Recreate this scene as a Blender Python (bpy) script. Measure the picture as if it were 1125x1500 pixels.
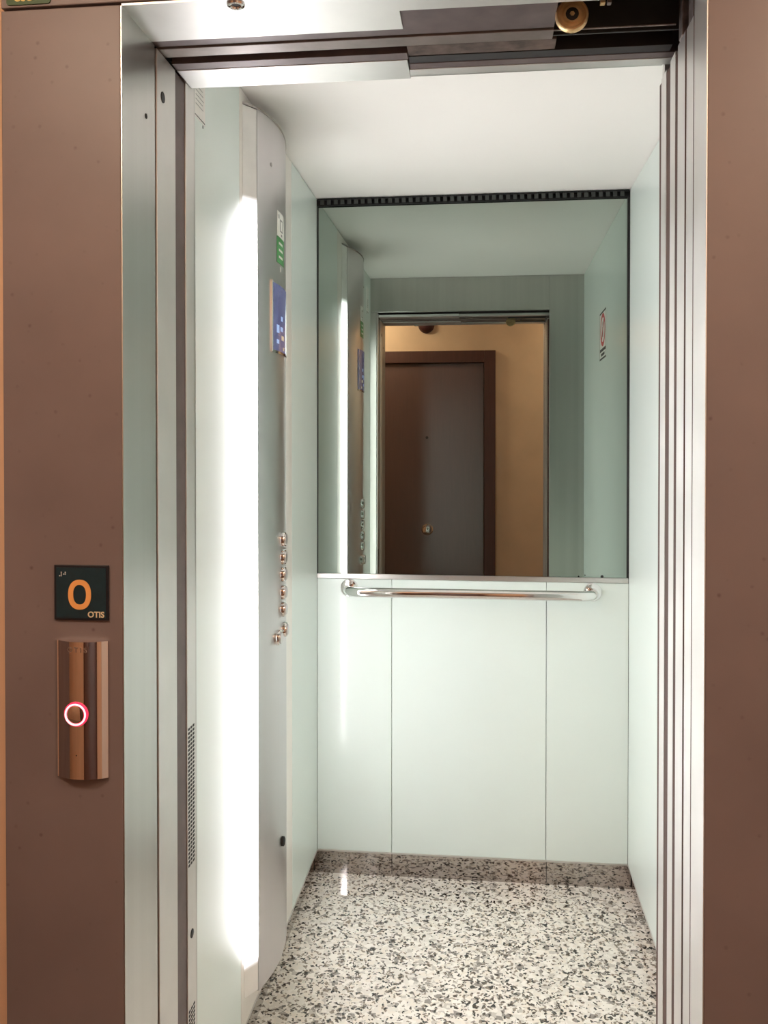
import bpy, bmesh, math, random
from mathutils import Vector, Matrix
random.seed(7)
for o in list(bpy.data.objects):
    bpy.data.objects.remove(o, do_unlink=True)
SC = bpy.context.scene
COL = SC.collection
R = math.radians

# ------------------------------------------------------------ camera, world, exposure
CAM_H = 1.47
F_PX = 1314.0
cam_d = bpy.data.cameras.new('camera')
cam = bpy.data.objects.new('camera', cam_d)
COL.objects.link(cam)
cam_d.sensor_fit = 'VERTICAL'
cam_d.sensor_height = 36.0
cam_d.lens = F_PX / 1500.0 * 36.0
cam_d.shift_y = -(750 - 665) / 1500.0
cam_d.clip_start = 0.02
cam.location = (0, 0, CAM_H)
cam.rotation_euler = (R(90 - 0.74), R(0.0), R(6.319))
SC.camera = cam

wd = bpy.data.worlds.new('world')
SC.world = wd
wd.use_nodes = True
wd.node_tree.nodes['Background'].inputs[0].default_value = (1.0, 0.85, 0.7, 1)
wd.node_tree.nodes['Background'].inputs[1].default_value = 0.02
SC.view_settings.view_transform = 'Standard'
SC.view_settings.look = 'None'
SC.view_settings.gamma = 1.0
SC.view_settings.use_curve_mapping = False
SC.view_settings.exposure = 0.0
STRIP = 33.0       # emission of the two light strips of the control column
HALL = 82.0         # emission of the hallway ceiling lamp and the added second one

# ------------------------------------------------------------ material helpers
MATS = {}
def srgb(r, g, b):
    f = lambda c: (c / 255 / 12.92) if c / 255 <= 0.04045 else ((c / 255 + 0.055) / 1.055) ** 2.4
    return (f(r), f(g), f(b), 1)
def lin(r, g, b): return (r, g, b, 1)

def mat(name, col, rough=0.5, metal=0.0, var=0.06, scale=14.0, stretch=(1, 1, 1), bump=0.0,
        rvar=0.0, coat=0.0, spec=0.5, emit=None, estr=0.0):
    m = bpy.data.materials.new(name)
    m.use_nodes = True
    nt = m.node_tree
    b = nt.nodes['Principled BSDF']
    b.inputs['Metallic'].default_value = metal
    b.inputs['Roughness'].default_value = rough
    b.inputs['Specular IOR Level'].default_value = spec
    b.inputs['Coat Weight'].default_value = coat
    tc = nt.nodes.new('ShaderNodeNewGeometry')
    mp = nt.nodes.new('ShaderNodeMapping')
    mp.inputs['Scale'].default_value = stretch
    nt.links.new(tc.outputs['Position'], mp.inputs['Vector'])
    nz = nt.nodes.new('ShaderNodeTexNoise')
    nz.inputs['Scale'].default_value = scale
    nz.inputs['Detail'].default_value = 4
    nt.links.new(mp.outputs[0], nz.inputs['Vector'])
    rp = nt.nodes.new('ShaderNodeValToRGB')
    rp.color_ramp.elements[0].position = 0.3
    rp.color_ramp.elements[1].position = 0.7
    rp.color_ramp.elements[0].color = [c * (1 - var) for c in col[:3]] + [1]
    rp.color_ramp.elements[1].color = [min(1, c * (1 + var)) for c in col[:3]] + [1]
    nt.links.new(nz.outputs['Fac'], rp.inputs['Fac'])
    nt.links.new(rp.outputs[0], b.inputs['Base Color'])
    if rvar > 0:
        mr = nt.nodes.new('ShaderNodeMapRange')
        mr.inputs['To Min'].default_value = max(0.02, rough - rvar)
        mr.inputs['To Max'].default_value = rough + rvar
        nt.links.new(nz.outputs['Fac'], mr.inputs['Value'])
        nt.links.new(mr.outputs[0], b.inputs['Roughness'])
    if bump > 0:
        bp = nt.nodes.new('ShaderNodeBump')
        bp.inputs['Strength'].default_value = bump
        bp.inputs['Distance'].default_value = 0.001
        nt.links.new(nz.outputs['Fac'], bp.inputs['Height'])
        nt.links.new(bp.outputs[0], b.inputs['Normal'])
    if emit:
        b.inputs['Emission Color'].default_value = emit
        b.inputs['Emission Strength'].default_value = estr
    MATS[name] = m
    return m

mat('panel', lin(0.73, 0.805, 0.765), 0.30, var=0.012, scale=3, coat=0.15)
mat('cab_ceiling', lin(0.95, 0.91, 0.87), 0.42, var=0.01, scale=3)
mat('cream_plate', lin(0.80, 0.76, 0.71), 0.35, 0.2, var=0.02)
mat('gap_shade', lin(0.085, 0.040, 0.028), 0.7, var=0.2)  # dark brown colour standing in for shade in the door gaps
mat('steel', lin(0.56, 0.545, 0.52), 0.30, 1.0, var=0.05, scale=30, stretch=(1, 1, 0.01), rvar=0.05)
mat('steel_column', lin(0.60, 0.57, 0.57), 0.34, 1.0, var=0.012, scale=40, stretch=(1, 1, 0.006), rvar=0.01)
mat('steel_satin', lin(0.70, 0.68, 0.66), 0.42, 0.85, var=0.05, scale=9, rvar=0.06)
mat('chrome', lin(0.80, 0.79, 0.78), 0.07, 1.0, var=0.01)
mat('polished', lin(0.44, 0.40, 0.38), 0.05, 1.0, var=0.05, scale=5)
mat('call_steel', lin(0.95, 0.88, 0.85), 0.06, 1.0, var=0.02, scale=5)
mat('aluminium', lin(0.72, 0.70, 0.68), 0.32, 1.0, var=0.03)
mat('mirror_glass', lin(0.375, 0.43, 0.385), 0.0, 1.0, var=0.0)
mat('black', lin(0.012, 0.011, 0.011), 0.6, var=0.2)
mat('black_rubber', lin(0.02, 0.016, 0.016), 0.7, var=0.2)
mat('shaft', lin(0.03, 0.022, 0.02), 0.9, var=0.3)
mat('vent_grey', lin(0.045, 0.05, 0.046), 0.5, var=0.1)
mat('vent_dark', lin(0.006, 0.006, 0.006), 0.8, var=0.1)
mat('brown_steel', lin(0.145, 0.108, 0.105), 0.5, 0.3, var=0.15, scale=25)
mat('pale_brown_steel', lin(0.22, 0.18, 0.165), 0.45, 0.4, var=0.15, scale=25)
mat('rust_steel', lin(0.11, 0.075, 0.06), 0.75, 0.2, var=0.5, scale=40)
mat('galvanised', lin(0.24, 0.20, 0.185), 0.5, 0.6, var=0.35, scale=60)
mat('brass', lin(0.70, 0.48, 0.24), 0.35, 0.8, var=0.2, scale=60)
mat('orange_plaster', lin(0.70, 0.465, 0.31), 0.8, var=0.05, scale=6, bump=0.1)
mat('white_plaster', srgb(222, 205, 185), 0.8, var=0.03, scale=6, bump=0.1)
mat('hall_floor', srgb(120, 95, 80), 0.25, var=0.15, scale=30)
mat('brown_door', srgb(90, 54, 47), 0.42, var=0.12, scale=12, stretch=(6, 6, 0.4), spec=1.0)
MATS['brown_door'].node_tree.nodes['Principled BSDF'].inputs['Coat Weight'].default_value = 0.6
MATS['brown_door'].node_tree.nodes['Principled BSDF'].inputs['Coat Roughness'].default_value = 0.34
MATS['brown_door'].node_tree.nodes['Principled BSDF'].inputs['Coat IOR'].default_value = 1.9
mat('brown_frame', srgb(82, 48, 40), 0.5, var=0.15, scale=12, stretch=(6, 6, 0.4))
mat('white_door', srgb(236, 232, 224), 0.4, var=0.02)
mat('dark_red', srgb(70, 30, 26), 0.5)
mat('sign_teal', lin(0.008, 0.030, 0.044), 0.32, var=0.15, scale=60)
mat('sign_edge', lin(0.008, 0.008, 0.014), 0.4)
mat('digit_orange', lin(0.86, 0.40, 0.13), 0.45, var=0.05)
mat('letter_cream', lin(0.75, 0.62, 0.42), 0.5)
mat('braille', lin(0.45, 0.48, 0.5), 0.4)
mat('engraving', lin(0.20, 0.13, 0.10), 0.5)
mat('sign_green', lin(0.03, 0.085, 0.018), 0.45, var=0.1)
mat('letter_yellow', lin(0.75, 0.62, 0.20), 0.5)
mat('sticker_white', lin(0.82, 0.81, 0.76), 0.5)
mat('sticker_green', lin(0.07, 0.30, 0.09), 0.45, var=0.12, scale=60)
mat('ink', lin(0.02, 0.02, 0.022), 0.6)
mat('ink_grey', lin(0.30, 0.29, 0.28), 0.6)
mat('red_print', lin(0.50, 0.02, 0.03), 0.5)
mat('paper', lin(0.84, 0.82, 0.78), 0.7)
mat('screen', lin(0.08, 0.085, 0.16), 0.12, var=0.35, scale=25, emit=(0.16, 0.17, 0.40, 1), estr=0.35)
mat('screen_mark', lin(0.3, 0.4, 0.65), 0.3, emit=(0.35, 0.5, 0.9, 1), estr=0.5)
mat('screen_warm', lin(0.6, 0.5, 0.4), 0.3, emit=(0.8, 0.6, 0.4, 1), estr=0.3)
mat('diffuser_cap', lin(0.80, 0.76, 0.72), 0.5)
mat('ring_core', lin(1, 0.6, 0.65), 0.4, emit=(1.0, 0.62, 0.70, 1), estr=1.5)
mat('ring_red', lin(0.8, 0.02, 0.06), 0.4, emit=(1.0, 0.03, 0.10, 1), estr=1.1)
mat('lamp_glow', lin(1, 0.85, 0.65), 0.5, emit=(1.0, 0.80, 0.60, 1), estr=HALL)

def granite():
    m = bpy.data.materials.new('granite')
    m.use_nodes = True
    nt = m.node_tree
    b = nt.nodes['Principled BSDF']
    b.inputs['Roughness'].default_value = 0.05
    g = nt.nodes.new('ShaderNodeNewGeometry')
    nz = nt.nodes.new('ShaderNodeTexNoise'); nz.inputs['Scale'].default_value = 55; nz.inputs['Detail'].default_value = 3
    nt.links.new(g.outputs['Position'], nz.inputs['Vector'])
    sc = nt.nodes.new('ShaderNodeVectorMath'); sc.operation = 'SCALE'; sc.inputs['Scale'].default_value = 0.026
    sb = nt.nodes.new('ShaderNodeVectorMath'); sb.operation = 'SUBTRACT'; sb.inputs[1].default_value = (0.5, 0.5, 0.5)
    ad = nt.nodes.new('ShaderNodeVectorMath'); ad.operation = 'ADD'
    nt.links.new(nz.outputs['Color'], sb.inputs[0]); nt.links.new(sb.outputs[0], sc.inputs[0])
    nt.links.new(g.outputs['Position'], ad.inputs[0]); nt.links.new(sc.outputs[0], ad.inputs[1])
    def voro(scale):
        v = nt.nodes.new('ShaderNodeTexVoronoi'); v.inputs['Scale'].default_value = scale
        nt.links.new(ad.outputs[0], v.inputs['Vector'])
        s = nt.nodes.new('ShaderNodeSeparateColor'); nt.links.new(v.outputs['Color'], s.inputs[0])
        return s
    def ramp(src, stops, interp='CONSTANT'):
        r = nt.nodes.new('ShaderNodeValToRGB'); r.color_ramp.interpolation = interp
        e = r.color_ramp.elements
        while len(e) < len(stops): e.new(0.5)
        for k, (p, c) in enumerate(stops):
            e[k].position = p; e[k].color = c
        nt.links.new(src, r.inputs['Fac'])
        return r
    big = voro(75.0); small = voro(150.0)
    base = ramp(big.outputs[0], [(0, lin(0.30, 0.27, 0.24)), (0.06, lin(0.56, 0.51, 0.45)), (0.17, lin(0.76, 0.71, 0.64)),
                                 (0.5, lin(0.86, 0.81, 0.74)), (0.8, lin(0.80, 0.73, 0.64))])
    spk = ramp(small.outputs[1], [(0, lin(0.018, 0.016, 0.016)), (0.065, lin(0.10, 0.088, 0.078)), (0.14, lin(0.36, 0.32, 0.28)), (0.235, lin(1, 1, 1))])
    mx = nt.nodes.new('ShaderNodeMix'); mx.data_type = 'RGBA'; mx.blend_type = 'MULTIPLY'; mx.inputs['Factor'].default_value = 1.0
    nt.links.new(base.outputs[0], mx.inputs['A']); nt.links.new(spk.outputs[0], mx.inputs['B'])
    nt.links.new(mx.outputs['Result'], b.inputs['Base Color'])
    MATS['granite'] = m

def stone():
    m = mat('brown_stone', lin(0.185, 0.146, 0.148), 0.42, var=0.10, scale=5, bump=0.12)
    nt = m.node_tree
    b = nt.nodes['Principled BSDF']
    base = b.inputs['Base Color'].links[0].from_socket
    g = nt.nodes.new('ShaderNodeNewGeometry')
    v = nt.nodes.new('ShaderNodeTexVoronoi'); v.inputs['Scale'].default_value = 42
    nt.links.new(g.outputs['Position'], v.inputs['Vector'])
    r = nt.nodes.new('ShaderNodeValToRGB')
    r.color_ramp.elements[0].position = 0.05; r.color_ramp.elements[0].color = lin(0.68, 0.62, 0.62)
    r.color_ramp.elements[1].position = 0.16; r.color_ramp.elements[1].color = lin(1, 1, 1)
    nt.links.new(v.outputs['Distance'], r.inputs['Fac'])
    n = nt.nodes.new('ShaderNodeTexNoise'); n.inputs['Scale'].default_value = 30; n.inputs['Detail'].default_value = 6
    nt.links.new(g.outputs['Position'], n.inputs['Vector'])
    r2 = nt.nodes.new('ShaderNodeValToRGB')
    r2.color_ramp.elements[0].position = 0.45; r2.color_ramp.elements[1].position = 0.62
    nt.links.new(n.outputs['Fac'], r2.inputs['Fac'])
    mx = nt.nodes.new('ShaderNodeMix'); mx.data_type = 'RGBA'; mx.blend_type = 'MULTIPLY'
    nt.links.new(r2.outputs[0], mx.inputs['Factor'])
    nt.links.new(base, mx.inputs['A']); nt.links.new(r.outputs[0], mx.inputs['B'])
    nt.links.new(mx.outputs['Result'], b.inputs['Base Color'])

def strip_light(z0, z1):
    m = mat('strip_light', lin(0.85, 0.83, 0.80), 0.5, emit=(0.99, 0.97, 0.985, 1), estr=STRIP)
    nt = m.node_tree
    b = nt.nodes['Principled BSDF']
    g = nt.nodes.new('ShaderNodeNewGeometry')
    s = nt.nodes.new('ShaderNodeSeparateXYZ'); nt.links.new(g.outputs['Position'], s.inputs[0])
    r = nt.nodes.new('ShaderNodeMapRange'); r.interpolation_type = 'SMOOTHSTEP'
    r.inputs['From Min'].default_value = z0; r.inputs['From Max'].default_value = z0 + 0.11
    nt.links.new(s.outputs['Z'], r.inputs['Value'])
    r2 = nt.nodes.new('ShaderNodeMapRange'); r2.interpolation_type = 'SMOOTHSTEP'
    r2.inputs['From Min'].default_value = z1; r2.inputs['From Max'].default_value = z1 - 0.12
    nt.links.new(s.outputs['Z'], r2.inputs['Value'])
    mu = nt.nodes.new('ShaderNodeMath'); mu.operation = 'MULTIPLY'
    nt.links.new(r.outputs[0], mu.inputs[0]); nt.links.new(r2.outputs[0], mu.inputs[1])
    m2 = nt.nodes.new('ShaderNodeMath'); m2.operation = 'MULTIPLY'; m2.inputs[1].default_value = STRIP
    nt.links.new(mu.outputs[0], m2.inputs[0])
    nt.links.new(m2.outputs[0], b.inputs['Emission Strength'])
granite(); stone()
LIT0, LIT1 = 0.215, 2.055
strip_light(LIT0, LIT1)

# ------------------------------------------------------------ geometry helpers
def wloc(o):
    v = o.location.copy()
    while o.parent: o = o.parent; v = v + o.location
    return v
def obj(name, bm, material, parent=None, smooth=False, kind=None, label=None):
    """link a world-space bmesh as ONE mesh object, origin at its base centre"""
    xs = [v.co for v in bm.verts]
    lo = Vector([min(c[i] for c in xs) for i in range(3)]); hi = Vector([max(c[i] for c in xs) for i in range(3)])
    org = Vector(((lo.x + hi.x) / 2, (lo.y + hi.y) / 2, lo.z))
    bmesh.ops.translate(bm, verts=bm.verts, vec=-org)
    bmesh.ops.recalc_face_normals(bm, faces=bm.faces)
    me = bpy.data.meshes.new(name)
    bm.to_mesh(me); bm.free()
    me.materials.append(MATS[material])
    if smooth:
        for p in me.polygons: p.use_smooth = True
        me.set_sharp_from_angle(angle=R(38))
    o = bpy.data.objects.new(name, me)
    COL.objects.link(o)
    if parent:
        o.parent = parent
        o.location = org - wloc(parent)
    else:
        o.location = org
    if kind: o['kind'] = kind
    if label: o['label'] = label
    return o
def empty(name, loc, kind=None):
    o = bpy.data.objects.new(name, None)
    COL.objects.link(o)
    o.location = loc
    o.empty_display_size = 0.05
    if kind: o['kind'] = kind
    return o
def tag(o, label, cat, group=None):
    o['label'] = label; o['category'] = cat
    if group: o['group'] = group
    return o
def box(x0, x1, y0, y1, z0, z1, bev=0.0, seg=2, bm=None):
    b = bmesh.new()
    vs = [b.verts.new((x, y, z)) for x in (x0, x1) for y in (y0, y1) for z in (z0, z1)]
    for f in ((0, 1, 3, 2), (4, 6, 7, 5), (0, 4, 5, 1), (2, 3, 7, 6), (0, 2, 6, 4), (1, 5, 7, 3)):
        b.faces.new([vs[i] for i in f])
    bmesh.ops.recalc_face_normals(b, faces=b.faces)
    if bev > 0:
        bmesh.ops.bevel(b, geom=b.edges[:], offset=bev, segments=seg, affect='EDGES', profile=0.5)
    return join(bm, b)
def join(bm, b):
    if bm is None: return b
    me = bpy.data.meshes.new('tmp'); b.to_mesh(me); b.free()
    bm.from_mesh(me); bpy.data.meshes.remove(me)
    return bm
def prism(pts, z0, z1, bm=None):
    b = bmesh.new()
    lo = [b.verts.new((x, y, z0)) for x, y in pts]; hi = [b.verts.new((x, y, z1)) for x, y in pts]
    n = len(pts)
    b.faces.new(lo[::-1]); b.faces.new(hi)
    for i in range(n):
        j = (i + 1) % n
        b.faces.new((lo[i], lo[j], hi[j], hi[i]))
    return join(bm, b)
def frame_of(d):
    d = Vector(d).normalized()
    u = Vector((0, 0, 1)) if abs(d.z) < 0.9 else Vector((1, 0, 0))
    a = d.cross(u).normalized()
    return d, a, d.cross(a).normalized()
def lathe(c, axis, prof, n=32, bm=None):
    """prof: list of (radius, distance along axis); closed with end discs"""
    d, a, e = frame_of(axis)
    c = Vector(c); b = bmesh.new(); rings = []
    for r, t in prof:
        if r < 1e-6: rings.append([b.verts.new(c + d * t)])
        else: rings.append([b.verts.new(c + d * t + (a * math.cos(2 * math.pi * k / n) + e * math.sin(2 * math.pi * k / n)) * r) for k in range(n)])
    for p, q in zip(rings, rings[1:]):
        for k in range(n):
            j = (k + 1) % n
            if len(p) == 1 and len(q) == 1: continue
            if len(p) == 1: b.faces.new((p[0], q[k], q[j]))
            elif len(q) == 1: b.faces.new((p[k], p[j], q[0]))
            else: b.faces.new((p[k], p[j], q[j], q[k]))
    if len(rings[0]) > 1 : b.faces.new(rings[0])
    if len(rings[-1]) > 1: b.faces.new(rings[-1])
    return join(bm, b)
def torus(c, axis, R0, r0, n=48, m=12, bm=None):
    d, a, e = frame_of(axis); c = Vector(c); b = bmesh.new(); rings = []
    for k in range(n):
        t = 2 * math.pi * k / n
        rad = a * math.cos(t) + e * math.sin(t)
        rings.append([b.verts.new(c + rad * (R0 + r0 * math.cos(2 * math.pi * q / m)) + d * r0 * math.sin(2 * math.pi * q / m)) for q in range(m)])
    for k in range(n):
        p, q = rings[k], rings[(k + 1) % n]
        for i in range(m):
            j = (i + 1) % m
            b.faces.new((p[i], q[i], q[j], p[j]))
    return join(bm, b)
def tube(path, r, n=20, bm=None):
    b = bmesh.new(); rings = []
    P = [Vector(p) for p in path]
    for i, p in enumerate(P):
        t = (P[min(i + 1, len(P) - 1)] - P[max(i - 1, 0)]).normalized()
        a = t.cross(Vector((0, 0, 1))).normalized(); e = t.cross(a).normalized()
        rings.append([b.verts.new(p + (a * math.cos(2 * math.pi * k / n) + e * math.sin(2 * math.pi * k / n)) * r) for k in range(n)])
    for p, q in zip(rings, rings[1:]):
        for k in range(n):
            j = (k + 1) % n
            b.faces.new((p[k], p[j], q[j], q[k]))
    b.faces.new(rings[0]); b.faces.new(rings[-1])
    return join(bm, b)
def text_bm(s, size, bold=0.0, depth=0.0004, align='CENTER'):
    cu = bpy.data.curves.new('tmp_text', 'FONT')
    cu.body = s; cu.size = size; cu.offset = bold; cu.extrude = depth; cu.align_x = align; cu.align_y = 'CENTER'
    cu.resolution_u = 4
    to = bpy.data.objects.new('tmp_text', cu); COL.objects.link(to)
    dg = bpy.context.evaluated_depsgraph_get()
    me = to.evaluated_get(dg).to_mesh()
    b = bmesh.new(); b.from_mesh(me)
    to.evaluated_get(dg).to_mesh_clear()
    bpy.data.objects.remove(to, do_unlink=True); bpy.data.curves.remove(cu)
    return b
def face_front(b, x, y, z, yf=None):       # text that faces -Y (read from the landing)
    for v in b.verts:
        a = v.co.copy()
        X = x + a.x
        v.co = (X, (yf(X) if yf else y) - a.z, z + a.y)
    return b

# ------------------------------------------------------------ main dimensions (metres)
XL, XR = -0.527, 0.302            # clear door opening
Y1 = 1.270                        # landing wall face
CL, CR = -0.561, 0.474            # cab walls
CF, CB = 1.620, 3.000             # cab front / back panel faces
ZC = 2.295                        # cab ceiling
ZS = 2.109                        # landing door soffit
ZH = 2.128                        # car door header
SK = 0.079                        # skirting height
YO = -0.45                        # wall across the landing
HX0, HX1, HZ = -2.7, 2.3, 2.62    # landing extents

# ============================================================ LANDING (structure)
w = obj('wall_landing', box(HX0, XL - 0.03, 1.288, 1.385, 0, HZ), 'orange_plaster', kind='structure')
wr = obj('wall_landing_right', box(XR + 0.12, HX1, 1.288, 1.330, 0, HZ), 'orange_plaster', kind='structure')
wt = obj('wall_landing_lintel', box(XL - 0.03, XR + 0.12, 1.288, 1.300, ZS + 0.012, HZ), 'orange_plaster', kind='structure')
STX = -0.713
obj('stone_slab', box(STX, XL - 0.0015, Y1, 1.288, 0, ZS + 0.0015, 0.0015), 'brown_stone', w)
obj('stone_slab', box(XR + 0.0015, 1.02, Y1, 1.288, 0, ZS + 0.0015, 0.0015), 'brown_stone', wr)
obj('stone_slab', box(STX, 0.10, Y1, 1.288, ZS + 0.005, HZ - 0.01, 0.0015), 'brown_stone', wt)
obj('stone_slab', box(0.103, 1.02, Y1, 1.288, ZS + 0.005, HZ - 0.01, 0.0015), 'brown_stone', wt)
obj('floor_landing', box(HX0, HX1, YO, 1.385, -0.05, 0), 'hall_floor', kind='structure')
obj('ceiling_landing', box(HX0, HX1, YO, 1.288, HZ, HZ + 0.05), 'white_plaster', kind='structure')
wo = obj('wall_opposite', box(HX0, HX1, YO - 0.10, YO, 0, HZ), 'orange_plaster', kind='structure')
obj('wall_landing_left_end', box(HX0 - 0.08, HX0, YO, 1.385, 0, HZ), 'brown_stone', kind='structure')
obj('wall_landing_right_end', box(HX1, HX1 + 0.08, YO, 1.385, 0, HZ), 'orange_plaster', kind='structure')

# brown apartment door across the landing (seen in the mirror)
d1 = empty('door_1', (-0.435, YO, 0), 'structure')
fx0, fx1, ftop = -0.94, 0.07, 2.165
fb = box(fx0, fx0 + 0.08, YO, YO + 0.045, 0, ftop, 0.003)
box(fx1 - 0.08, fx1, YO, YO + 0.045, 0, ftop, 0.003, bm=fb)
box(fx0 + 0.08, fx1 - 0.08, YO, YO + 0.045, ftop - 0.085, ftop, 0.003, bm=fb)
obj('door_frame', fb, 'brown_frame', d1)
leaf = obj('door_leaf', box(fx0 + 0.083, fx1 - 0.083, YO, YO + 0.020, 0.006, ftop - 0.088, 0.003), 'brown_door', d1)
obj('peephole', lathe((-0.418, YO + 0.0195, 1.545), (0, 1, 0), [(0.010, 0), (0.010, 0.004), (0.007, 0.006), (0.005, 0.004), (0, 0.004)]), 'black', d1, True)
kb = obj('door_knob', lathe((-0.415, YO + 0.0195, 0.885), (0, 1, 0), [(0.042, 0), (0.042, 0.004), (0.036, 0.008), (0.016, 0.012), (0.013, 0.032), (0.026, 0.042), (0.033, 0.055), (0.028, 0.068), (0.012, 0.073), (0, 0.0735)]), 'chrome', d1, True, label='round chrome centre knob')
# unseen white door, added to put a white stripe in the call panel reflection
d4 = empty('door_2', (0.95, YO, 0), 'structure')
fb = box(0.50, 0.57, YO, YO + 0.03, 0, 2.12, 0.003)
box(1.33, 1.40, YO, YO + 0.03, 0, 2.12, 0.003, bm=fb); box(0.57, 1.33, YO, YO + 0.03, 2.05, 2.12, 0.003, bm=fb)
obj('door_frame', fb, 'white_door', d4)
obj('door_leaf', box(0.572, 1.328, YO, YO + 0.018, 0.006, 2.048, 0.003), 'white_door', d4)
obj('door_handle', tube([(1.27, YO + 0.017, 1.0), (1.27, YO + 0.06, 1.0), (1.255, YO + 0.066, 1.0), (1.16, YO + 0.066, 1.0)], 0.009), 'chrome', d4, True)

bell = empty('wall_bell', (-0.425, YO, 2.30))
tag(bell, 'small dark red round bell on the wall above the brown door', 'bell')
obj('base', lathe((-0.425, YO, 2.355), (0, 1, 0), [(0.058, 0), (0.058, 0.012), (0.05, 0.016)]), 'dark_red', bell, True)
obj('dome', lathe((-0.425, YO + 0.014, 2.355), (0, 1, 0), [(0.052, 0), (0.05, 0.012), (0.038, 0.026), (0.018, 0.033), (0, 0.034)]), 'dark_red', bell, True)

def ceiling_lamp(x, y, label):
    t = empty('ceiling_lamp', (x, y, HZ - 0.09))
    tag(t, label, 'ceiling lamp', 'landing ceiling lamps')
    obj('lamp_base', lathe((x, y, HZ), (0, 0, -1), [(0.17, 0), (0.17, 0.02), (0.16, 0.025)]), 'white_door', t, True)
    obj('lamp_shade', lathe((x, y, HZ - 0.022), (0, 0, -1), [(0.155, 0), (0.15, 0.03), (0.11, 0.055), (0.05, 0.068), (0, 0.07)]), 'lamp_glow', t, True)
ceiling_lamp(-0.95, -0.02, 'round warm ceiling lamp over the landing beside the brown door')
ceiling_lamp(1.05, -0.02, 'added warm fill lamp over the landing by the white door')  # unseen second lamp, added to brighten the lower right stone

# ============================================================ LANDING DOOR FRAME (brushed steel)
tr = empty('trim_1', (-0.1, 1.33, 0), 'structure')
obj('jamb', box(XL - 0.0014, XL, Y1 + 0.0002, 1.403, 0, ZS), 'steel', tr)
obj('strike_jamb', box(XL - 0.028, XL + 0.0005, 1.4115, 1.500, 0, ZS, 0.0015), 'steel_satin', tr)
obj('jamb', box(XR, XR + 0.0014, Y1 + 0.0002, 1.3440, 0, ZS), 'steel_satin', tr)
sf = obj('soffit', box(XL, XR, Y1 + 0.0002, 1.331, ZS, ZS + 0.003), 'steel_satin', tr)
obj('soffit_plate', box(XL, -0.1245, 1.331, 1.390, ZS, ZS + 0.003), 'steel_satin', tr)
obj('bolt', torus((-0.3595, 1.284, ZS - 0.001), (0, 0, 1), 0.010, 0.0035, 28, 8), 'chrome', tr, True)
obj('bolt_socket', lathe((-0.3595, 1.284, ZS), (0, 0, -1), [(0.008, 0), (0.008, 0.0012)]), 'black', tr)
obj('screw_hole', lathe((XL + 0.0005, 1.438, 2.039), (1, 0, 0), [(0.009, 0), (0.009, 0.0008)], 20), 'black', tr)
obj('screw_hole', lathe((XL, 1.365, 1.982), (1, 0, 0), [(0.004, 0), (0.004, 0.0008)], 20), 'black', tr)
obj('sill', box(XL - 0.1, XR + 0.7, 1.386, 1.478, -0.04, 0.0), 'aluminium', tr)

# landing door leaves, slid open to the right, seen edge on
def leaf_box(x0, x1, y0, y1, z1, m='steel'):
    return box(x0, x1, y0, y1, 0.006, z1, 0.0004, 1)
d2 = empty('door_3', (0.55, 1.42, 0), 'structure')
LZ = 2.090
obj('door_leaf', leaf_box(XR + 0.0005, XR + 0.43, 1.3485, 1.3968, LZ), 'steel_satin', d2)
obj('door_leaf', leaf_box(XR - 0.0005, XR + 0.43, 1.4015, 1.4525, LZ), 'steel_satin', d2)
obj('hanger_plate', box(XR + 0.002, XR + 0.40, 1.360, 1.392, LZ, 2.24, 0.002), 'galvanised', d2)
obj('hanger_plate', box(XR - 0.002, XR + 0.40, 1.415, 1.440, LZ, 2.24, 0.002), 'galvanised', d2)
obj('gap_strip', box(XR - 0.0003, XR + 0.05, 1.453, 1.4705, 0.006, LZ - 0.01), 'gap_shade', d2)  # flush dark strips in place of the shaded gaps between leaves
obj('gap_strip', box(XR - 0.0002, XR + 0.05, 1.3443, 1.3482, 0.006, LZ), 'gap_shade', d2)
obj('gap_strip', box(XR - 0.0006, XR + 0.05, 1.3970, 1.4013, 0.006, LZ), 'gap_shade', d2)
# car door leaves
d3 = empty('door_4', (0.55, 1.54, 0), 'structure')
obj('door_leaf', leaf_box(XR - 0.0005, XR + 0.43, 1.4710, 1.5095, LZ), 'steel_satin', d3)
obj('gap_strip', box(XR + 0.0002, XR + 0.05, 1.510, 1.5405, 0.006, LZ - 0.005), 'gap_shade', d3)  # dark strip painted for the shaded gap between the car leaves
obj('door_leaf', leaf_box(XR - 0.0005, XR + 0.43, 1.5410, 1.5835, LZ), 'steel_satin', d3)
obj('gap_strip', box(XR - 0.0002, XR + 0.05, 1.5840, 1.5995, 0.006, LZ - 0.005), 'gap_shade', d3)

# door operator above the opening
op = tag(empty('door_operator', (-0.1, 1.42, ZS)), 'dark door track and rollers in the gap above the elevator opening', 'door operator')
obj('housing', box(XL - 0.03, XR + 0.55, 1.302, 1.598, 2.30, 2.32), 'black', op)
obj('housing_side', box(XL - 0.029, XL - 0.005, 1.3105, 1.598, ZS + 0.012, 2.30), 'black', op)
obj('track_plate', box(XL - 0.005, 0.108, 1.332, 1.418, ZS + 0.0035, 2.14, 0.001), 'brown_steel', op)
obj('track_lip', box(XL - 0.005, 0.108, 1.421, 1.453, ZS + 0.001, 2.16, 0.001), 'pale_brown_steel', op)
obj('car_track', box(-0.1245, 0.115, 1.457, 1.495, ZS + 0.003, 2.20, 0.001), 'rust_steel', op)
obj('dark_channel', box(-0.1245, XR, 1.4955, 1.521, ZS + 0.002, 2.20), 'black_rubber', op)
obj('rail', box(0.108, XR - 0.01, 1.420, 1.423, ZS, ZS + 0.0015), 'galvanised', op)
obj('rear_plate', box(0.108, XR, 1.445, 1.449, ZS + 0.004, 2.30), 'black', op)
RL = (0.1307, 1.370, 2.108)
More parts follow.
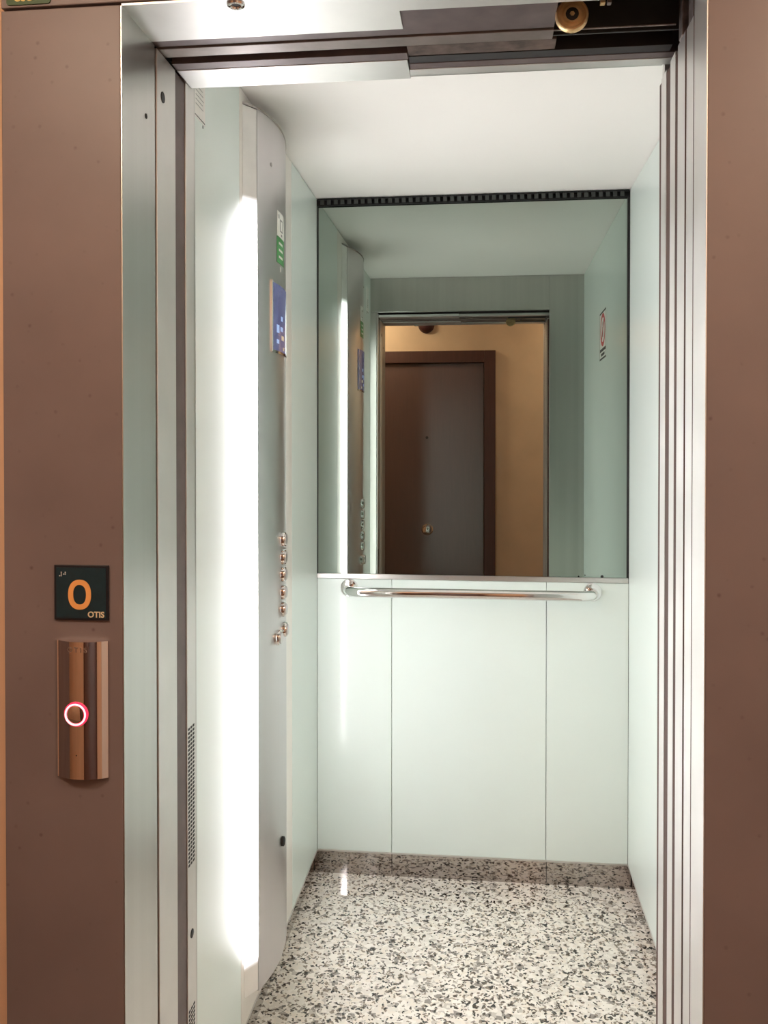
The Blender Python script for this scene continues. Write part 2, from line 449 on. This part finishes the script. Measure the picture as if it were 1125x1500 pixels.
rl = obj('roller', lathe(RL, (0, -1, 0), [(0.011, -0.006), (0.0245, -0.006), (0.0245, 0.001), (0.0225, 0.004), (0.020, 0.004), (0.0185, 0.002), (0.0145, 0.002), (0.0125, 0.004), (0.0115, 0.004)], 40), 'brass', op, True, label='brass coloured roller wheel')
obj('roller_hub', lathe(RL, (0, -1, 0), [(0.0115, -0.004), (0.0115, 0.0035), (0.006, 0.005), (0, 0.005)], 24), 'black', rl, True)
obj('roller_bolt', lathe(RL, (0, -1, 0), [(0.004, 0.0045), (0.0035, 0.006), (0, 0.006)], 6), 'brass', rl)
obj('cable_clip', box(0.170, 0.177, 1.350, 1.360, 2.114, 2.121, 0.001), 'brass', op)
obj('cable_clip', box(0.180, 0.186, 1.350, 1.360, 2.114, 2.121, 0.001), 'pale_brown_steel', op)

# ============================================================ CAB (structure)
fl = obj('floor', box(CL - 0.02, CR + 0.02, 1.585, CB + 0.02, -0.04, 0), 'granite', kind='structure')
obj('car_sill', box(XL - 0.1, XR + 0.5, 1.492, 1.585, -0.04, 0), 'aluminium', fl)
obj('ceiling', box(CL - 0.02, CR + 0.02, 1.60, CB + 0.02, ZC, ZC + 0.03), 'cab_ceiling', kind='structure')
G = 0.0009
def wall(name, b): return obj(name, b, 'vent_dark', kind='structure')
wl = wall('wall_left', box(CL - 0.05, CL - 0.018, 1.60, CB + 0.02, 0, ZC))
wb = wall('wall_back', box(CL - 0.018, CR + 0.018, CB + 0.018, CB + 0.05, 0, ZC))
wr2 = wall('wall_right', box(CR + 0.018, CR + 0.05, 1.60, CB + 0.02, 0, ZC))
def edge(parent, *a): obj('edge_strip', box(*a), 'aluminium', parent)
zp = ZC - 0.002
PX0, PX1 = 2.032, 2.600
obj('wall_panel', box(CL - 0.018, CL, CF, PX0 - G, SK + 0.004, zp, 0.0008), 'panel', wl)
obj('column_panel', box(CL - 0.018, CL, PX0 + G, PX1 - G, SK + 0.004, zp, 0.0008), 'cream_plate', wl)
obj('wall_panel', box(CL - 0.018, CL, PX1 + G, CB, SK + 0.004, zp, 0.0008), 'panel', wl)
edge(wl, CL - 0.018, CL + 0.0012, CF, CB, SK - 0.001, SK + 0.004)
obj('wall_panel', box(CR, CR + 0.018, CF, CB, SK + 0.004, zp, 0.0008), 'panel', wr2)
edge(wr2, CR - 0.0012, CR + 0.018, CF, CB, SK - 0.001, SK + 0.004)
ZM0, ZM1 = 1.026, 2.268
for a, b_ in ((CL, -0.306), (-0.306, 0.208), (0.208, CR)):
    obj('wall_panel', box(a + G, b_ - G, CB, CB + 0.018, SK + 0.004, ZM0 - 0.018, 0.0008), 'panel', wb)
edge(wb, CL + 0.001, CR - 0.001, CB - 0.0012, CB + 0.018, SK - 0.001, SK + 0.004)
obj('baseboard_left', box(CL - 0.016, CL - 0.012, CF, CB, 0, SK - 0.001), 'polished', kind='structure')
obj('baseboard_right', box(CR + 0.012, CR + 0.016, CF, CB, 0, SK - 0.001), 'polished', kind='structure')
bb = obj('baseboard_back', box(CL - 0.01, -0.307, CB + 0.006, CB + 0.010, 0, SK - 0.001), 'polished', kind='structure')
obj('skirting_piece', box(-0.305, 0.209, CB + 0.006, CB + 0.010, 0, SK - 0.001), 'polished', bb)
obj('skirting_piece', box(0.211, CR + 0.01, CB + 0.006, CB + 0.010, 0, SK - 0.001), 'polished', bb)
# ventilation strip between mirror and ceiling, one bar after another
obj('vent_backing', box(CL + 0.002, CR - 0.002, CB + 0.012, CB + 0.017, ZM1, zp), 'vent_dark', wb)
obj('vent_rail', box(CL + 0.002, CR - 0.002, CB - 0.001, CB + 0.006, ZM1, ZM1 + 0.0045), 'vent_dark', wb)
obj('vent_rail', box(CL + 0.002, CR - 0.002, CB - 0.001, CB + 0.006, zp - 0.0045, zp), 'vent_dark', wb)
nb = 44
pitch = (CR - CL - 0.02) / nb
first = None
for k in range(nb):
    x = CL + 0.012 + k * pitch
    if first is None:
        first = obj('vent_bar', box(x, x + 0.0125, CB + 0.0005, CB + 0.006, ZM1 + 0.0045, zp - 0.0045), 'vent_grey', wb)
    else:
        c = first.copy(); COL.objects.link(c); c.parent = wb
        c.location = first.location + Vector((k * pitch, 0, 0))

# car front: left jamb, right return, transom
wf = obj('wall_front', box(XR + 0.008, CR + 0.018, 1.600, CF - 0.0005, 0, ZC - 0.001, 0.001), 'steel', kind='structure')
obj('transom', box(CL - 0.018, XR + 0.0075, 1.600, CF - 0.0005, ZH, ZC - 0.001, 0.001), 'steel', wf)
jb = obj('car_jamb', box(CL - 0.018, XL, 1.5540, 1.6000, 0, ZH, 0.001), 'steel_satin', wf)
obj('car_jamb_return', box(CL - 0.018, XL - 0.004, 1.6002, CF - 0.0005, 0, ZH - 0.001, 0.001), 'steel', wf)
obj('header_plate', box(XL + 0.002, -0.1275, 1.504, 1.580, ZS, ZS + 0.012, 0.0005), 'steel_satin', wf)
obj('header_strip', box(XL + 0.002, -0.1255, 1.478, 1.5035, ZS + 0.001, ZS + 0.05, 0.0005), 'brown_steel', wf)
obj('header_strip', box(-0.1245, XR + 0.10, 1.5215, 1.5425, ZS + 0.001, ZS + 0.05, 0.0005), 'brown_steel', wf)
obj('header_flange', box(-0.1265, XR + 0.10, 1.543, 1.569, ZS, ZS + 0.012, 0.0005), 'steel_satin', wf)
obj('header_web', box(XL + 0.002, XR + 0.10, 1.590, 1.599, ZS + 0.02, ZS + 0.12, 0.0005), 'steel_satin', wf)
obj('gap_fill', box(CL - 0.018, XL - 0.002, 1.5005, 1.5535, 0, ZS), 'brown_steel', wf)  # brown fill, its dark tone stands in for shade between the frames
# perforated slots low on the car jamb
def perf(z0, z1, x, sgn, y0, n=3, sp=0.0125, m='ink'):
    b = bmesh.new(); nz = int((z1 - z0) / 0.0075)
    for r in range(nz):
        for c in range(n):
            y = y0 + c * sp; z = z0 + r * 0.0075
            box(min(x, x + sgn * 0.0006), max(x, x + sgn * 0.0006), y, y + 0.0078, z, z + 0.0042, bm=b)
    return b
obj('light_curtain_slots', perf(0.703, 0.962, XL, 1, 1.5585), 'ink', wf, kind='stuff')
obj('light_curtain_slots', perf(0.25, 0.450, XL, 1, 1.5585), 'ink', wf, kind='stuff')
obj('light_curtain_slots', perf(0.40, 1.040, XR + 0.008, -1, 1.604, 1), 'brown_steel', wf, kind='stuff')
obj('screw', lathe((XL, 1.576, 0.575), (1, 0, 0), [(0.008, 0), (0.008, 0.001), (0.005, 0.002)], 20), 'ink', wf, True)

# ============================================================ MIRROR
mi = tag(empty('wall_mirror', (-0.035, CB, ZM0)), 'large tinted mirror covering the upper back wall of the elevator cab', 'mirror')
mb = box(CL + 0.003, CR - 0.008, CB + 0.002, CB + 0.007, ZM0, ZM1)
g = obj('mirror_glass', mb, 'mirror_glass', mi)
g.rotation_euler = (R(-0.34), 0, R(-0.13))
obj('bottom_ledge', box(CL + 0.001, CR - 0.002, CB - 0.003, CB + 0.017, ZM0 - 0.0165, ZM0 - 0.001, 0.001), 'aluminium', mi)
obj('side_trim', box(CR - 0.0075, CR - 0.001, CB - 0.001, CB + 0.012, ZM0, ZM1), 'black', mi)
obj('side_trim', box(CL + 0.0005, CL + 0.0028, CB - 0.001, CB + 0.012, ZM0, ZM1), 'black', mi)

for (x, z, r_) in ((0.388, 1.0290, 0.0055), (0.333, 1.0330, 0.0022), (0.312, 1.0285, 0.0028)):
    obj('tarnish_spot', lathe((x, CB + 0.0015, z), (0, -1, 0), [(r_, 0), (r_ * 0.9, 0.0006)], 10), 'black', mi)
# ============================================================ HANDRAIL
hr = tag(empty('handrail', (-0.04, CB, 0.97)), 'polished chrome handrail under the elevator mirror', 'handrail')
hz, hx0, hx1, hy = 0.975, -0.450, 0.3575, 2.930
def bend(x, s):
    r = 0.045; pts = [(x, CB - 0.004, hz), (x, hy + r, hz)]
    for k in range(1, 9):
        a = k / 8 * math.pi / 2
        pts.append((x + s * r * (1 - math.cos(a)), hy + r - r * math.sin(a), hz))
    return pts
obj('rail_bar', tube(bend(hx0, 1) + bend(hx1, -1)[::-1], 0.0165, 24), 'chrome', hr, True)
for x in (hx0, hx1):
    obj('wall_flange', lathe((x, CB, hz + 0.003), (0, -1, 0), [(0.030, 0), (0.030, 0.006), (0.027, 0.009), (0.0166, 0.010)], 32), 'chrome', hr, True)

# ============================================================ CONTROL COLUMN with two light strips
YC, PK = 2.240, -0.5135
def rc(y): return 0.464 if y < YC else 0.60
def arcx(y): return PK - (y - YC) ** 2 / (2 * rc(y))
YA, YB = 2.0965, 2.440
CZ0, CZ1 = 0.150, 2.262
co = tag(empty('control_column', (CL + 0.02, YC, CZ0)), 'curved steel control column with light strips on the left cab wall', 'control panel')
ys = [YA + (YB - YA) * k / 24 for k in range(25)]
pts = [(arcx(y), y) for y in ys]
obj('column_body', prism([(CL, YA + 0.002)] + pts + [(CL, YB - 0.002)], CZ0, CZ1), 'steel_column', co, True)
obj('top_rim', prism([(CL, 2.058)] + [(arcx(y) + 0.0012, y) for y in ys] + [(CL, 2.498)], CZ1, CZ1 + 0.005), 'polished', co)
def diff_pts(s):
    y0, y1 = (2.058, YA - 0.0015) if s < 0 else (2.495, YB + 0.0015)
    P = []
    for k in range(9):
        t = k / 8
        P.append((CL + 0.001 + (arcx(YA if s < 0 else YB) - 0.0012 - CL - 0.001) * (t if s < 0 else math.sin(t * math.pi / 2)), y0 + t * (y1 - y0)))
    P.append((CL, P[-1][1])); P.append((CL, P[0][1]))
    return P
for s in (-1, 1):
    obj('light_strip', prism(diff_pts(s), CZ0 + 0.004, CZ1 - 0.002), 'strip_light', co, True, label='glowing white light strip')
def patch(y0, y1, z0, z1, off, name, m, parent, n=8, lean=0.0):
    """thin sheet that follows the curved column face"""
    b = bmesh.new(); rows = []
    for k in range(n + 1):
        y = y0 + (y1 - y0) * k / n; x = arcx(y)
        rows.append([b.verts.new((x - 0.0004, y, z0)), b.verts.new((x + off, y, z0)), b.verts.new((x + off, y, z1)), b.verts.new((x - 0.0004, y, z1))])
    for p, q in zip(rows, rows[1:]):
        for i in range(4):
            j = (i + 1) % 4
            b.faces.new((p[i], q[i], q[j], p[j]))
    b.faces.new(rows[0]); b.faces.new(rows[-1])
    return obj(name, b, m, parent)
sc = patch(2.172, 2.330, 1.700, 1.866, 0.0024, 'display_screen', 'screen', co)
patch(2.168, 2.1718, 1.695, 1.871, 0.0034, 'display_edge', 'chrome', sc, 2)
patch(2.1718, 2.333, 1.693, 1.6995, 0.0028, 'display_edge', 'polished', sc, 8)
for (a, b_, c, d, mm) in ((2.20, 2.222, 1.745, 1.765, 'screen_mark'), (2.235, 2.262, 1.752, 1.763, 'screen_mark'), (2.20, 2.22, 1.718, 1.728, 'screen_mark'), (2.245, 2.275, 1.73, 1.742, 'screen_warm'), (2.24, 2.26, 1.778, 1.79, 'screen_mark'), (2.265, 2.28, 1.705, 1.713, 'screen_warm')):
    patch(a, b_, c, d, 0.0027, 'display_mark', mm, sc, 3)
st = patch(2.212, 2.288, 1.990, 2.052, 0.0008, 'instruction_sticker', 'sticker_white', co)
for (a, b_, c, d) in ((2.222, 2.230, 2.035, 2.045), (2.238, 2.268, 2.032, 2.036), (2.236, 2.242, 2.008, 2.032), (2.264, 2.269, 2.008, 2.032), (2.236, 2.269, 2.004, 2.008), (2.248, 2.262, 1.994, 2.000)):
    patch(a, b_, c, d, 0.0010, 'sticker_mark', 'ink_grey', st, 2)
sg = patch(2.208, 2.288, 1.922, 1.9885, 0.0008, 'rescue_sticker', 'sticker_green', co)
for k in range(3):
    patch(2.225, 2.268, 1.936 + k * 0.017, 1.942 + k * 0.017, 0.0010, 'sticker_mark', 'sticker_white', sg, 2)
patch(2.240, 2.247, 1.903, 1.915, 0.0006, 'sticker_mark', 'sticker_white', sg, 2)
def col_n(y):
    return Vector((1, (y - YC) / rc(y), 0)).normalized()
def button(y, z, r):
    n = col_n(y); c = Vector((arcx(y), y, z))
    b = obj('call_button', lathe(c, n, [(r * 0.76, -0.001), (r * 0.76, 0.010), (r * 0.66, 0.013), (0, 0.0135)], 28), 'steel_column', co, True)
    obj('button_ring', lathe(c, n, [(r, -0.002), (r, 0.007), (r * 0.94, 0.0095), (r * 0.80, 0.0095), (r * 0.78, 0.004)], 32), 'chrome', b, True)
for zb in (1.2211, 1.1755, 1.1316, 1.0859, 1.0421):
    button(2.256, zb, 0.0195)
button(2.207, 0.979, 0.0195)
button(2.278, 0.985, 0.0195)
obj('key_switch', lathe((arcx(2.25), 2.25, 0.445), col_n(2.25), [(0.012, -0.001), (0.012, 0.006), (0.009, 0.008), (0, 0.008)], 20), 'black', co, True)
obj('screw', lathe((arcx(2.168), 2.168, 2.152), col_n(2.168), [(0.005, -0.001), (0.005, 0.001), (0, 0.0015)], 16), 'ink_grey', co, True)

# ============================================================ SIGNS AND SMALL THINGS
# floor number sign
def rounded(x0, x1, z0, z1, r, y0, y1):
    P = []
    for cx, cz, a0 in ((x1 - r, z1 - r, 0), (x0 + r, z1 - r, 90), (x0 + r, z0 + r, 180), (x1 - r, z0 + r, 270)):
        for k in range(5):
            a = R(a0 + k * 22.5); P.append((cx + r * math.cos(a), cz + r * math.sin(a)))
    b = bmesh.new()
    A = [b.verts.new((x, y0, z)) for x, z in P]; B = [b.verts.new((x, y1, z)) for x, z in P]
    b.faces.new(A); b.faces.new(B[::-1])
    for i in range(len(P)):
        j = (i + 1) % len(P); b.faces.new((A[i], A[j], B[j], B[i]))
    return b
fs = tag(empty('floor_number_sign', (-0.591, Y1, 1.207)), 'dark teal square sign with an orange 0 above the call button', 'sign')
sx0, sx1, sz0, sz1 = -0.6325, -0.5490, 1.2070, 1.2885
obj('sign_frame', box(sx0, sx1, Y1 - 0.004, Y1, sz0, sz1, 0.0008), 'sign_edge', fs)
obj('sign_plate', box(sx0 + 0.0035, sx1 - 0.0035, Y1 - 0.0046, Y1 - 0.0039, sz0 + 0.0035, sz1 - 0.0035), 'sign_teal', fs)
def ring0(cx, cz, w_, h_, st_, y, dep, n=56, p=2.3):
    b = bmesh.new(); rows = []
    for k in range(n):
        a = 2 * math.pi * k / n; c, s = math.cos(a), math.sin(a)
        q = lambda W, H: (cx + W * math.copysign(abs(c) ** (2 / p), c), cz + H * math.copysign(abs(s) ** (2 / p), s))
        o_, i_ = q(w_ / 2, h_ / 2), q(w_ / 2 - st_, h_ / 2 - st_)
        rows.append([b.verts.new((o_[0], y, o_[1])), b.verts.new((o_[0], y - dep, o_[1])), b.verts.new((i_[0], y - dep, i_[1])), b.verts.new((i_[0], y, i_[1]))])
    for k in range(n):
        P, Q = rows[k], rows[(k + 1) % n]
        for i in range(4):
            j = (i + 1) % 4; b.faces.new((P[i], P[j], Q[j], Q[i]))
    return b
obj('digit', ring0(-0.5925, 1.2450, 0.0352, 0.0442, 0.0076, Y1 - 0.0046, 0.0010), 'digit_orange', fs)
obj('brand_lettering', face_front(text_bm('OTIS', 0.0120, 0.0003), -0.5675, Y1 - 0.0047, 1.2155), 'letter_cream', fs)
b = bmesh.new()
for cell, dots in ((0, (3, 4, 5, 6)), (1, (2, 4, 5))):
    for dno in dots:
        cx = -0.6235 + cell * 0.0062 + (0.0025 if dno > 3 else 0); cz = 1.2775 - ((dno - 1) % 3) * 0.0025
        lathe((cx, Y1 - 0.0046, cz), (0, -1, 0), [(0.0011, 0), (0.0009, 0.0005), (0, 0.0008)], 10, bm=b)
obj('braille_dots', b, 'braille', fs, kind='stuff')

# call button panel
cp = tag(empty('call_panel', (-0.5895, Y1, 0.9745)), 'polished curved steel call panel with a lit red button ring', 'call panel')
px0, px1, pz0, pz1 = -0.6290, -0.5500, 0.9745, 1.1770
pcx = (px0 + px1) / 2; prad = 0.0680; psag = 0.0035
def py(x): return Y1 - psag - (math.sqrt(prad ** 2 - (x - pcx) ** 2) - math.sqrt(prad ** 2 - ((px1 - px0) / 2) ** 2))
P = [(px0, Y1)] + [(px0 + (px1 - px0) * k / 32, py(px0 + (px1 - px0) * k / 32)) for k in range(33)] + [(px1, Y1)]
obj('panel_plate', prism(P, pz0, pz1), 'call_steel', cp, True)
bx_, bz_ = -0.5935, 1.0710
yb = py(bx_)
bt = obj('call_button', lathe((bx_, yb, bz_), (0, -1, 0), [(0.0131, -0.004), (0.0131, 0.0030), (0.0122, 0.0034), (0, 0.0026)], 36), 'call_steel', cp, True)
obj('button_ring', torus((bx_, yb - 0.0030, bz_), (0, 1, 0), 0.0150, 0.0012), 'ring_core', bt, True, label='glowing red ring')
obj('ring_halo', lathe((bx_, yb, bz_), (0, -1, 0), [(0.0182, -0.005), (0.0182, 0.0008), (0.0170, 0.0022), (0.0135, 0.0026), (0.0132, -0.003)], 40), 'ring_red', bt, True)  # emissive red collar, stands in for the glow around the lit ring
obj('engraved_lettering', face_front(text_bm('O T I S', 0.0105, 0.0002, 0.0002), -0.5925, 0, 1.1650, lambda X: py(X) - 0.0001), 'engraving', cp)
obj('pin_hole', lathe((-0.5935, py(-0.5935), 1.0100), (0, -1, 0), [(0.0009, -0.001), (0.0009, 0.0003)], 12), 'ink', cp)

# green sign on the stone lintel
gs = tag(empty('green_sign', (-0.67, Y1, 2.1175)), 'small green plate with yellow letters on the stone over the call panel', 'sign')
obj('sign_plate', rounded(-0.7035, -0.6355, 2.1175, 2.180, 0.004, Y1 - 0.002, Y1), 'sign_green', gs)
obj('lettering', face_front(text_bm('USO', 0.0155, 0.0006), -0.6760, Y1 - 0.0021, 2.1275), 'letter_yellow', gs)

# prohibition sign on the right cab wall (seen in the mirror)
ns = tag(empty('prohibition_sign', (CR, 2.33, 1.813)), 'white prohibition sticker with red slashed circle on the right cab wall', 'sign')
ny0, ny1, nz0, nz1 = 2.230, 2.428, 1.813, 2.006
XS = CR - 0.0008
obj('sticker', box(XS, CR, ny0, ny1, nz0, nz1), 'sticker_white', ns)
b = box(XS - 0.0002, XS, ny0, ny1, nz1 - 0.007, nz1); box(XS - 0.0002, XS, ny0, ny1, nz0, nz0 + 0.007, bm=b)
box(XS - 0.0002, XS, ny0, ny0 + 0.005, nz0 + 0.007, nz1 - 0.007, bm=b); box(XS - 0.0002, XS, ny1 - 0.005, ny1, nz0 + 0.007, nz1 - 0.007, bm=b)
obj('border', b, 'ink', ns)
cy_, cz_ = (ny0 + ny1) / 2, 1.931
b = torus((0, 0, 0), (1, 0, 0), 0.058, 0.0088, 48, 8)
for v in b.verts: v.co = (XS - 0.0003 + v.co.x * 0.03, cy_ + v.co.y * 1.12, cz_ + v.co.z)
obj('red_circle', b, 'red_print', ns)
b = box(-0.0004, 0, -0.055, 0.055, -0.007, 0.007)
bmesh.ops.rotate(b, verts=b.verts, cent=(0, 0, 0), matrix=Matrix.Rotation(R(45), 3, 'X'))
bmesh.ops.translate(b, verts=b.verts, vec=(XS - 0.0001, cy_, cz_))
obj('red_slash', b, 'red_print', ns)
b = box(XS - 0.0002, XS, cy_ - 0.012, cy_ + 0.012, cz_ - 0.03, cz_ + 0.012)
lathe((XS, cy_, cz_ + 0.024), (-1, 0, 0), [(0.010, 0), (0.010, 0.0002)], 16, bm=b)
obj('pictogram', b, 'ink_grey', ns)
obj('text_line', box(XS - 0.0002, XS, ny0 + 0.012, ny1 - 0.012, 1.845, 1.857), 'ink', ns)
obj('text_line', box(XS - 0.0002, XS, ny0 + 0.045, ny1 - 0.045, 1.827, 1.838), 'ink', ns)

# notice sheet on the left cab wall by the door
nt_ = tag(empty('notice_sheet', (CL, 1.73, 2.10)), 'white printed notice high on the left cab wall by the door', 'notice')
obj('sheet', box(CL, CL + 0.0008, 1.690, 1.772, 2.108, 2.230), 'paper', nt_)
for k in range(5):
    obj('text_line', box(CL + 0.0008, CL + 0.0010, 1.712, 1.755 + 0.004 * (k % 3), 2.170 - k * 0.009, 2.1715 - k * 0.009), 'ink_grey', nt_)
obj('full_stop', box(CL, CL + 0.0008, 1.757, 1.760, 2.100, 2.106), 'ink', nt_)
obj('rule_line', box(CL + 0.0008, CL + 0.0010, 1.690, 1.770, 2.1110, 2.1130), 'ink', nt_)
